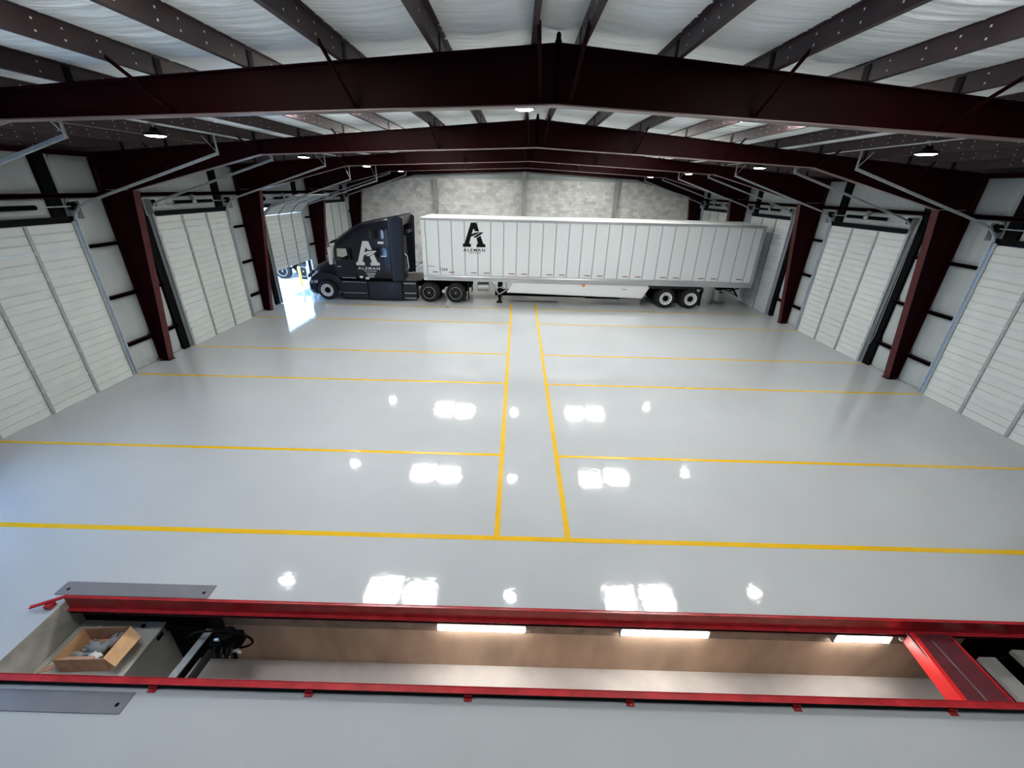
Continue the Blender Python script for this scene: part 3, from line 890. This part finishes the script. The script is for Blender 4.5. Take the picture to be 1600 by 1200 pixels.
# grille
gr = MB()
for k in range(7): gr.bar((-10.40, YC-.5, 1.0+k*.055), (-10.40, YC+.5, 1.0+k*.055), .02, .02)
gr.build('grille', M['chrome'], tk)
# fender: arch over the front wheel
for sd, y0_, y1_ in ((0, TY0-.02, TY0+.55), (1, TY1-.55, TY1+.02)):
    f = MB()
    prof = []
    cx, cz = -9.46, .47
    n = 16
    inner = [(cx+.57*math.cos(PI*(1.06-1.10*i/n)), cz+.57*math.sin(PI*(1.06-1.10*i/n))) for i in range(n+1)]
    outer = [(-10.30, .50), (-10.34, .80), (-10.22, 1.06), (-10.0, 1.24), (-9.7, 1.34), (-9.35, 1.34), (-9.05, 1.26), (-8.80, 1.08), (-8.66, .80), (-8.60, .40)]
    f2 = []
    m_ = len(outer)
    # strip between outer (resampled) and inner
    def samp(L, q):
        p = q*(len(L)-1); i = min(int(p), len(L)-2); w_ = p-i
        return (L[i][0]*(1-w_)+L[i+1][0]*w_, L[i][1]*(1-w_)+L[i+1][1]*w_)
    vs, fs = [], []
    for i in range(n+1):
        a, b = inner[i], samp(outer, i/n)
        for yy in (y0_, y1_): vs += [(a[0], yy, a[1]), (b[0], yy, b[1])]
    for i in range(n):
        k = i*4
        fs += [(k, k+4, k+5, k+1), (k+2, k+3, k+7, k+6), (k+1, k+5, k+7, k+3), (k, k+2, k+6, k+4)]
    fs += [(0, 1, 3, 2), (n*4, n*4+2, n*4+3, n*4+1)]
    f.add(vs, fs)
    f.build('fender', M['truck'], tk, smooth=40, bevel=.02)
# headlight
hl = MB().add([(-10.30, TY0-.026, 1.06), (-9.98, TY0-.026, 1.30), (-9.90, TY0-.026, 1.46), (-10.05, TY0-.01, 1.44), (-10.36, TY0+.02, 1.16)], [(0, 1, 2, 3, 4)])
hl.build('headlight', M['glass'], tk)
MB().bar((-10.40, TY0+.03, 1.18), (-10.00, TY0+.03, 1.46), .02, .03).bar((-10.00, TY0+.03, 1.46), (-9.82, TY0+.02, 1.62), .02, .02).build('chrome_trim', M['chrome'], tk)
MB().tube([(-10.12, TY0-.05, .33), (-10.02, TY0-.05, .22), (-9.98, TY0-.05, .18)], .05, 10).build('fog_lamp', M['white'], tk, smooth=True)
# cab + sleeper, one lofted shell
cabst = [(-9.12, 1.15, 1.98, .70, 5), (-9.02, .98, 2.12, .98, 5), (-8.98, .96, 2.40, 1.06, 5), (-8.94, .96, 2.66, 1.10, 5), (-8.84, .95, 2.86, 1.13, 5), (-8.62, .95, 3.02, 1.16, 5.5), (-8.3, .95, 3.22, 1.17, 6), (-7.9, .95, 3.48, 1.18, 7), (-7.5, .95, 3.68, 1.19, 8),
         (-7.0, .95, 3.80, 1.20, 8), (-6.4, .95, 3.90, 1.20, 8), (-6.15, .95, 3.93, 1.20, 8)]
loft(cabst, 48).build('cab_body', M['truck'], tk, smooth=40)
# windshield
ws = MB()
def wsf(u, v):
    y = (u-.5)*2
    z = 2.06+v*.62
    return (-9.075+.10*v-.0+.22*(y*y)*.45, YC+y*(.92+.06*v), z)
ws.grid(wsf, 12, 4).build('windshield', M['glass'], tk, smooth=True)
# sun visor
loft([(-9.14, 2.66, 2.72, 1.0, 3), (-9.0, 2.68, 2.84, 1.12, 3), (-8.8, 2.74, 2.90, 1.15, 3)], 24).build('sun_visor', M['truckd'], tk, smooth=40)
# roof rim strip
for sg in (-1, 1):
    MB().tube([(x, YC+sg*hw*.93, zt-.04) for (x, zb, zt, hw, e) in [(a[0], a[1], a[2], a[3], 0) for a in cabst[5:]]], .015, 6).build('roof_rib', M['truckd'], tk, smooth=True)
SY = YC-1.205
def sidep(name, pts, m, y=SY, th=.012, bev=.0, parent=tk):
    return MB().prism(pts, y-th, y+.03, 'y').build(name, m, parent, bevel=bev)
def rrect(x0, x1, z0, z1, r=.08, n=4):
    pts = []
    for (cx, cz, a0) in ((x1-r, z1-r, 0), (x0+r, z1-r, 90), (x0+r, z0+r, 180), (x1-r, z0+r, 270)):
        for k in range(n+1):
            a = math.radians(a0+90*k/n)
            pts.append((cx+r*math.cos(a), cz+r*math.sin(a)))
    return pts
door = sidep('cab_door', [(-8.88, 1.10), (-8.86, 2.0), (-8.76, 2.60), (-7.98, 2.66), (-7.90, 2.6), (-7.92, 1.1)], M['truck'], SY+.0, .014, .01)
MB().prism([(-8.80, 1.93), (-8.73, 2.54), (-8.20, 2.56), (-8.16, 2.50), (-8.16, 2.02), (-8.30, 1.93)], SY-.022, SY-.014).build('side_window', M['glass'], tk)
MB().prism([(-8.72, 2.14), (-8.69, 2.50), (-8.24, 2.51), (-8.22, 2.2), (-8.45, 2.10)], SY-.026, SY-.022).build('window_reflection_pane', mat('pane_reflection', (.35, .37, .34), .15), tk)  # reflection on the side window put in as a pale grey pane
MB().prism(rrect(-8.10, -7.98, 2.0, 2.55, .03), SY-.022, SY-.014).build('vent_window', M['glass'], tk)
MB().bar((-8.76, SY-.04, 1.66), (-8.60, SY-.04, 1.66), .02, .035).build('door_handle', M['galv'], tk)
MB().prism(rrect(-7.06, -6.36, 2.98, 3.40, .10), SY-.02, SY).build('sleeper_window', M['glass'], tk)
MB().prism(rrect(-6.98, -6.28, 2.14, 2.57, .12), SY-.02, SY).build('sleeper_window', M['glass'], tk)
MB().prism(rrect(-6.68, -6.40, 2.76, 2.86, .03), SY-.02, SY).build('reflector_badge', M['white'], tk)
MB().bar((-6.60, SY-.03, 2.19), (-6.34, SY-.03, 2.19), .015, .03).build('window_trim', M['chrome'], tk)
# roof/side extenders behind the sleeper
for sg in (-1, 1):
    yy = YC+sg*1.18
    MB().prism([(-6.12, .98), (-6.12, 3.93), (-5.62, 4.03), (-5.46, 3.95), (-5.60, 1.05)], yy-.03, yy+.03).build('side_extender', M['truck'], tk, bevel=.01)
    MB().prism([(-5.60, 1.05), (-5.46, 3.95), (-5.40, 3.90), (-5.52, 1.05)], yy-.02, yy+.02).build('extender_edge', M['rubber'], tk)
MB().prism([(-6.15, 3.55), (-6.15, 3.93), (-5.65, 4.06), (-5.50, 3.98), (-5.62, 3.55)], YC-1.1, YC+1.1).build('roof_fairing', M['truck'], tk, bevel=.02)
MB().box(-6.15, -5.95, YC-1.15, YC+1.15, .98, 3.6).build('sleeper_rear_panel', M['truckd'], tk)
# grab handle and air lines
MB().tube([(-5.44, SY+.06, 2.35), (-5.32, SY+.04, 2.20), (-5.28, SY+.04, 1.7), (-5.36, SY+.06, 1.6)], .016, 8).build('grab_handle', M['chrome'], tk, smooth=True)
MB().box(-5.55, -5.40, YC-.3, YC+.5, 3.2, 3.3).box(-5.8, -5.7, YC-.4, YC+.4, 1.2, 3.0).build('rear_crossbar', M['truckd'], tk)
for k in range(3):
    MB().tube([(-5.75, YC-.1+k*.08, 2.2), (-5.5, YC-.1+k*.08, 1.7), (-5.2, YC-.1+k*.08, 1.55), (-4.9, YC-.1+k*.08, 1.75), (-4.62, YC-.1+k*.08, 2.0)], .014, 6).build('air_line', M['black'], tk, smooth=True)
# lower side fairings
for sg in (-1, 1):
    y = YC+sg*1.19
    MB().box(-8.66, -7.42, y-.03, y+.03, .10, .93).build('side_fairing', M['truck'], tk, bevel=.015)
    MB().box(-7.38, -5.72, y-.03, y+.03, .06, .95).build('side_fairing', M['truck'], tk, bevel=.015)
    MB().box(-8.62, -7.46, y-sg*-.03-.008, y-sg*-.03+.008, .90, .925).box(-8.7, -7.5, y+sg*.03-.008, y+sg*.03+.008, .36, .385).build('fairing_strip', M['galv'], tk)
MB().box(-8.62, -7.95, SY-.03, SY-.01, 1.10, 1.135).build('rocker_strip', M['galv'], tk)
MB().box(-7.74, -7.42, SY-.02, SY+.02, .90, 1.06).build('step_recess', M['black'], tk)
# deck, step box and chassis
for a_ in (-.42, .30): MB().box(-9.9, -2.3, YC+a_, YC+a_+.12, .62, .92).build('chassis_rail', M['black'], tk)
MB().box(-8.7, -5.7, YC-1.1, YC+1.1, .25, .95).build('fuel_tank', M['truckd'], tk)
MB().box(-5.66, -4.98, TY0-.0, TY0+.55, .10, .98).build('step_box', M['truckd'], tk, bevel=.02)
MB().box(-5.60, -5.02, TY0-.012, TY0, .88, .92).box(-5.60, -5.02, TY0-.012, TY0, .40, .44).box(-5.60, -5.02, TY0-.012, TY0, .15, .19).build('step_edge', M['galv'], tk)
MB().prism([(-5.70, 1.0), (-5.70, 1.02), (-4.75, 1.06), (-4.75, 1.04)], YC-1.1, YC+1.1).build('deck_plate', mat('brown_deck', (.075, .068, .055), .5), tk)
MB().box(-4.6, -2.75, YC-.5, YC+.5, .92, 1.04).build('fifth_wheel', M['black'], tk, bevel=.02)
add_wheel(tk, -9.46, TY0-.06, 'front'); add_wheel(tk, -9.46, TY1+.06, 'front', True)
for x in (-4.35, -3.02):
    add_wheel(tk, x, TY0-.06, 'drive'); add_wheel(tk, x, TY1+.06, 'drive', True)
    MB().lathe([(.30, 0), (.47, .02), (.485, .05), (.485, .25), (.47, .28), (.3, .3)], (x, TY0+.27, .485), 'y', 32).build('inner_tire', M['rubber'], tk, smooth=30)
    MB().lathe([(.30, 0), (.47, .02), (.485, .05), (.485, .25), (.47, .28), (.3, .3)], (x, TY1-.55, .485), 'y', 32).build('inner_tire', M['rubber'], tk, smooth=30)
    MB().tube([(x, TY0+.1, .485), (x, TY1-.1, .485)], .09, 12).build('axle', M['black'], tk, smooth=True)
MB().tube([(-9.46, TY0+.1, .485), (-9.46, TY1-.1, .485)], .06, 12).build('axle', M['black'], tk, smooth=True)
for y in (TY0+.28, TY1-.28):
    MB().box(-2.42, -2.40, y-.28, y+.28, .12, .95).build('mudflap', M['rubber'], tk)
MB().box(-2.46, -2.44, TY0+.02, TY0+.30, .12, .40).build('mudflap_weight', M['chrome'], tk)
MB().lathe([(0, 0), (.07, 0), (.08, .03), (.08, .2)], (-3.68, TY0+.25, .5), 'y', 14).build('air_tank', M['chrome'], tk, smooth=True)
# mirrors
for sg in (-1, 1):
    y = YC+sg*1.42
    MB().prism(rrect(-9.05, -8.90, 1.78, 2.58, .05), y-.09, y+.09).build('mirror', M['chrome'], tk, bevel=.02)
    MB().bar((-8.98, YC+sg*1.15, 2.5), (-8.98, y, 2.5), .03).bar((-8.98, YC+sg*1.15, 1.9), (-8.98, y, 1.9), .03).build('mirror_arm', M['truckd'], tk)
MB().lathe([(0, -.02), (.07, 0), (.07, .02), (0, .03)], (-9.35, TY0+.25, 2.08), 'x', 12).bar((-9.35, TY0+.3, 1.86), (-9.35, TY0+.26, 2.05), .02).build('hood_mirror', M['chrome'], tk, smooth=True)

# the "A" emblem
def emblem(parent, x0, x1, z0, z1, y, m, name='emblem'):
    """slab-serif A with a road-like swoosh across it; source coordinates run 290..745, 200..680"""
    def T(p): return (x0+(p[0]-290)/455*(x1-x0), z0+(680-p[1])/480*(z1-z0))
    polys = [[(460, 200), (570, 200), (622, 368), (545, 368), (508, 318), (468, 440), (418, 612), (455, 615), (455, 680), (290, 680), (290, 620), (325, 612)],
             [(648, 448), (705, 612), (745, 620), (745, 680), (565, 680), (565, 622), (600, 612), (565, 508)],
             [(470, 430), (520, 400), (600, 388), (712, 382), (690, 396), (620, 404), (540, 440), (470, 474), (448, 476)],
             [(520, 470), (580, 430), (640, 402), (700, 394), (640, 442), (560, 492), (500, 492)]]
    mb = MB()
    for pl in polys: mb.prism([T(p) for p in pl], y-.003, y, 'y')
    for (a, b) in ((488, 474), (516, 456), (545, 438), (578, 420)):
        mb.prism([T(p) for p in ((a, b), (a+20, b-11), (a+22, b-7), (a+2, b+4))], y-.004, y-.003, 'y', 1)
    return mb.build(name, [m, M['white']], parent)
emblem(tk, -7.84, -6.68, 1.74, 2.87, SY-.022, M['decal_w'])
text_mesh('ALEMAN', .13, 1.08, M['decal_w'], tk, (-7.24, SY-.03, 1.60), bold=.03)
text_mesh('TRUCKING', .07, .60, M['decal_w'], tk, (-7.19, SY-.03, 1.46), bold=.02)
MB().box(-7.40, -6.95, SY-.03, SY-.02, 1.33, 1.37).box(-7.36, -7.0, SY-.03, SY-.02, 1.25, 1.28).box(-7.33, -7.02, SY-.03, SY-.02, 1.17, 1.20).build('small_print', M['decal_w'], tk)
MB().box(-7.75, -7.58, SY-.03, SY-.02, 1.12, 1.22).box(-7.46, -7.28, SY-.03, SY-.02, 1.07, 1.17).build('permit_sticker', M['decal_w'], tk)
text_mesh('210', .15, .34, M['white'], tk, (-10.05, TY0-.05, .90), bold=.01)

# ================================================================== TRAILER
tr = root('semi_trailer', (3.5, 22, 0), 'long white box semi trailer standing across the hall', 'trailer')
QX0, QX1, QY0, QY1 = -4.58, 11.62, 20.80, 23.40
MB().box(QX0+.1, QX1-.1, QY0+.018, QY1-.03, 1.15, 3.95).build('box_body', mat('logistic_post', (.30, .32, .325), .4), tr)
pm = {}
pw = .62
x = QX0+.21
npan = 0
while x < QX1-.18:
    wd = min(pw, QX1-.13-x)
    key = round(wd, 2)
    if key not in pm:
        pm[key] = MB().box(.026, wd-.026, 0, .03, 0, 2.53).mesh('side_panel', [M['trw']])
    ob('side_panel', pm[key], tr, Vector((x, QY0-.002, 1.35))-Vector(tr['_o']))
    x += pw
MB().box(QX0+.12, QX1-.1, QY1-.03, QY1+.0, 1.35, 3.88).build('far_side', M['trw'], tr)
for a_, b_ in ((QY0-.02, QY0+.05), (QY1-.05, QY1+.02)): MB().box(QX0, QX1, a_, b_, 3.87, 3.985).build('top_rail', M['tral'], tr, bevel=.01)
MB().box(QX0+.005, QX1-.005, QY0+.0, QY1-.0, 3.955, 4.0).build('roof_skin', M['white'], tr, bevel=.008)
MB().prism([(QY0-.02, 1.10), (QY0-.02, 1.20), (QY0-.035, 1.22), (QY0-.035, 1.30), (QY0-.015, 1.36), (QY0+.06, 1.36), (QY0+.06, 1.10)], QX0+.02, QX1-.1, 'x').build('bottom_rail', M['tral'], tr)
MB().box(QX0+.02, 10.25, QY0-.045, QY0-.02, 1.34, 1.385).build('rub_rail', M['tral'], tr, bevel=.005)
MB().box(QX0+.02, QX1-.1, QY1-.06, QY1+.02, 1.10, 1.36).build('bottom_rail', M['tral'], tr)
for a_, b_ in ((QY0-.025, QY0+.05), (QY1-.05, QY1+.025)): MB().box(QX0, QX0+.19, a_, b_, 1.10, 3.88).build('front_post', M['trw'], tr, bevel=.02)
MB().box(QX0-.01, QX0+.1, QY0+.04, QY1-.04, 1.12, 3.93).build('nose_panel', M['white'], tr)
for a_, b_ in ((QY0-.025, QY0+.06), (QY1-.06, QY1+.025)): MB().box(QX1-.13, QX1, a_, b_, 1.08, 3.97).build('rear_post', M['tral'], tr, bevel=.008)
MB().box(QX1-.04, QX1+.01, QY0+.06, QY1-.06, 1.15, 3.9).build('rear_door', M['trw'], tr)
for z in (1.5, 2.2, 3.0, 3.6): MB().tube([(QX1+.02, QY0+.0, z-.06), (QX1+.02, QY0+.0, z+.06)], .02, 8).build('door_hinge', M['galv'], tr, smooth=True)
MB().box(QX0+.2, QX1-.2, QY0+.1, QY1-.1, 1.08, 1.16).build('floor_frame', M['black'], tr)
# reflective tape: two of every three panels
xs = [-4.10, -3.30, -2.22, -1.59]
k = 0
while -.36+k*1.86 < 11.3:
    xs += [-.36+k*1.86, .26+k*1.86]; k += 1
for x in xs:
    if x < 11.35:
        MB().box(x-.02, x+.26, QY0-.006, QY0-.002, 1.485, 1.525).build('reflective_tape', M['tape'], tr)
for x in (-2.6, -2.44, -1.0, 0.9): pass
emblem(tr, -2.60, -1.52, 2.72, 3.82, QY0-.004, M['decal_b'])
text_mesh('ALEMAN', .135, 1.04, M['decal_b'], tr, (-2.06, QY0-.006, 2.58), bold=.02)
text_mesh('TRUCKING', .07, .56, M['decal_b'], tr, (-2.04, QY0-.006, 2.45), bold=.01)
text_mesh('1364', .14, .36, M['decal_b'], tr, (-3.57, QY0-.006, 1.64), bold=.01)
MB().box(-4.35, -3.99, QY0-.006, QY0-.002, 1.765, 1.785).build('small_print', M['decal_b'], tr)
MB().lathe([(0, -.012), (.025, -.01), (.03, 0)], (-4.28, QY0-.028, 1.38), 'y', 10).build('marker_lamp', M['black'], tr)
# skirt
MB().prism([(-.14, 1.08), (-.45, .60), (-.43, .57), (6.30, .44), (6.33, .46), (6.66, 1.08)], QY0+.03, QY0+.05).build('side_skirt', M['white'], tr)
MB().bar((-.45, QY0+.035, .585), (6.32, QY0+.035, .45), .03, .03).bar((6.32, QY0+.035, .45), (6.66, QY0+.035, 1.08), .03, .03).build('skirt_edge', M['tral'], tr)
MB().prism([(-.14, 1.08), (-.45, .60), (6.30, .44), (6.66, 1.08)], QY1-.05, QY1-.03).build('side_skirt', M['white'], tr)
MB().lathe([(0, -.02), (.07, -.015), (.09, 0)], (3.35, QY0+.03, 1.03), 'y', 14).build('marker_lamp', M['amber'], tr, smooth=True)
MB().box(5.3, 5.5, QY0+.02, QY0+.03, .86, .88).build('small_print', M['decal_b'], tr)
# landing gear
for y in (QY0+.28, QY1-.28):
    MB().box(-.92, -.76, y-.07, y+.07, .30, 1.10).box(-.89, -.79, y-.05, y+.05, .06, .32).box(-.98, -.70, y-.12, y+.12, .0, .06).build('landing_leg', M['black'], tr)
MB().bar((-1.26, QY0+.12, 1.08), (-.86, QY0+.12, .44), .04, .06).bar((-.86, QY0+.12, .44), (-.45, QY0+.12, .70), .04, .06).bar((-.5, QY0+.12, 1.08), (-.45, QY0+.12, .70), .04, .06).bar((-.9, QY0+.12, .78), (-.6, QY0+.12, .85), .03, .04).build('landing_brace', M['greycol'], tr)
MB().box(-.80, -.74, QY0+.28, QY1-.28, .55, .62).build('landing_crossbar', M['black'], tr)
MB().tube([(-.95, QY0+.15, .70), (-1.0, QY0+.05, .70), (-1.0, QY0+.05, .60)], .018, 7).build('crank', M['galv'], tr, smooth=True)
# pale drum standing in for the lit wall glimpsed under the nose
MB().lathe([(.0, -.28), (.20, -.28), (.22, -.24), (.22, .24), (.20, .28), (0, .28)], (-1.66, QY0+.45, .76), 'x', 20).build('lit_wall_drum', M['tral'], tr, smooth=40)
# bogie
MB().box(6.6, 9.3, QY0+.25, QY1-.25, .80, 1.10).build('bogie_frame', M['black'], tr)
MB().prism([(6.55, 1.09), (6.55, 1.02), (6.8, .95), (9.05, .98), (9.24, .92), (9.30, .80), (9.33, .80), (9.33, 1.0), (9.2, 1.09)], QY0+.02, QY0+.6).build('wheel_cover', M['truckd'], tr)
MB().box(9.28, 9.31, QY0+.05, QY0+.6, .12, .95).box(9.28, 9.31, QY1-.6, QY1-.05, .12, .95).build('mudflap', M['rubber'], tr)
MB().prism(rrect(8.98, 9.14, .84, .96, .03), QY0+.0, QY0+.02).build('reflector', M['galv'], tr)
for x in (7.50, 8.74):
    add_wheel(tr, x, QY0-.05, 'trailer'); add_wheel(tr, x, QY1+.05, 'trailer', True)
    for y in (QY0+.26, QY1-.56):
        MB().lathe([(.30, 0), (.47, .02), (.485, .05), (.485, .25), (.47, .28), (.3, .3)], (x, y, .485), 'y', 32).build('inner_tire', M['rubber'], tr, smooth=30)
    MB().tube([(x, QY0+.1, .485), (x, QY1-.1, .485)], .075, 12).build('axle', M['black'], tr, smooth=True)
# black boxes standing in for the shaded band under the skirt
MB().box(-1.1, 6.6, QY0+.95, QY0+1.12, .20, .52).box(-.4, 2.3, QY0+1.45, QY0+1.6, .18, .30).box(3.6, 5.4, QY0+.7, QY0+1.2, .22, .34).build('skirt_shade_band', M['black'], tr)
# rear guard
MB().box(11.2, 11.3, QY0+.35, QY0+.45, .5, 1.1).box(11.2, 11.3, QY1-.45, QY1-.35, .5, 1.1).box(11.25, 11.37, QY0+.1, QY1-.1, .45, .57).build('rear_guard', M['tral'], tr)
MB().bar((10.85, QY0+.4, 1.06), (11.25, QY0+.4, .56), .06, .05).bar((10.35, QY0+.3, 1.0), (10.9, QY0+.3, 1.0), .06, .10).bar((10.9, QY0+.3, .98), (11.2, QY0+.3, .60), .04, .06).bar((10.7, QY0+.3, .86), (11.2, QY0+.3, 1.02), .04, .05).build('guard_brace', M['black'], tr)
MB().box(10.1, 10.35, QY0+.2, QY0+.5, .9, 1.05).build('air_tank', M['black'], tr)

# ================================================================== RIGHT WALL PULL CHAINS
for y, lb in ((13.62, 'hanging chain loop left of the second right-hand door'), (19.78, 'hanging chain loop beside the right-hand door behind the trailer')):
    o = root('pull_chain', (XR-.3, y, 4.6), lb, 'chain', 'door pull chains')
    pts = [(XR-.28, y-.0, 4.6), (XR-.27, y-.02, 2.5), (XR-.27, y-.03, 1.1), (XR-.27, y+.02, .78), (XR-.27, y+.10, .74), (XR-.27, y+.16, .85), (XR-.27, y+.15, 1.1), (XR-.27, y+.08, 2.5), (XR-.28, y+.06, 4.6)]
    MB().tube(pts, .010, 6).build('chain', M['galv'], o, smooth=True)

# ================================================================== OUTSIDE
gd = MB().box(-80, XL-.12, -60, 90, -.5, -.12)
tag(gd.build('ground', M['gravel']), 'pale sunlit gravel yard outside the open door', 'ground', kind='structure')
ap = MB().box(XL-1.1, XL-.12, -6, 31, -.12, -.03)
tag(ap.build('apron', M['apron']), 'narrow concrete apron along the outside of the doors', 'ground', kind='structure')
for (x, y, m, lb, h) in ((-12.35, 23.95, 'bollard', 'yellow steel bollard outside the open door', 1.05), (-12.1, 24.35, 'white', 'slim white post beside the yellow bollard outside', 1.0)):
    o = root('bollard', (x, y, -.03), lb, 'bollard', 'posts outside the open door')
    rr = .075 if m == 'bollard' else .04
    MB().lathe([(rr, 0), (rr, h-.05), (rr*.8, h), (rr*.4, h+.03), (0, h+.035)], (0, 0, 0), 'z', 18).build('post', M[m], o, off=(0, 0, 0), smooth=40)
    MB().lathe([(rr*1.5, 0), (rr*1.5, .02), (rr, .021)], (0, 0, 0), 'z', 18).build('base', M['greycol'], o, off=(0, 0, 0))
# parked dark rig outside
pk = root('parked_trailer', (-15, 27, -.12), 'dark wheeled flatbed trailer parked outside beyond the open door', 'trailer')
for x in (-14.45, -13.15):
    add_wheel(pk, x, 26.0, 'drive', z=.365); add_wheel(pk, x, 28.4, 'drive', True, z=.365)
    MB().tube([(x, 26.1, .365), (x, 28.3, .365)], .07, 10).build('axle', M['black'], pk)
MB().box(-24, -12.6, 26.1, 28.3, .95, 1.2).build('deck', M['truckd'], pk)
MB().box(-24, -12.8, 26.6, 26.75, .6, .95).box(-24, -12.8, 27.6, 27.75, .6, .95).build('chassis_rail', M['black'], pk)
for y in (26.4, 28.0):
    MB().box(-21.1, -20.95, y-.06, y+.06, -.12, .95).build('landing_leg', M['black'], pk)
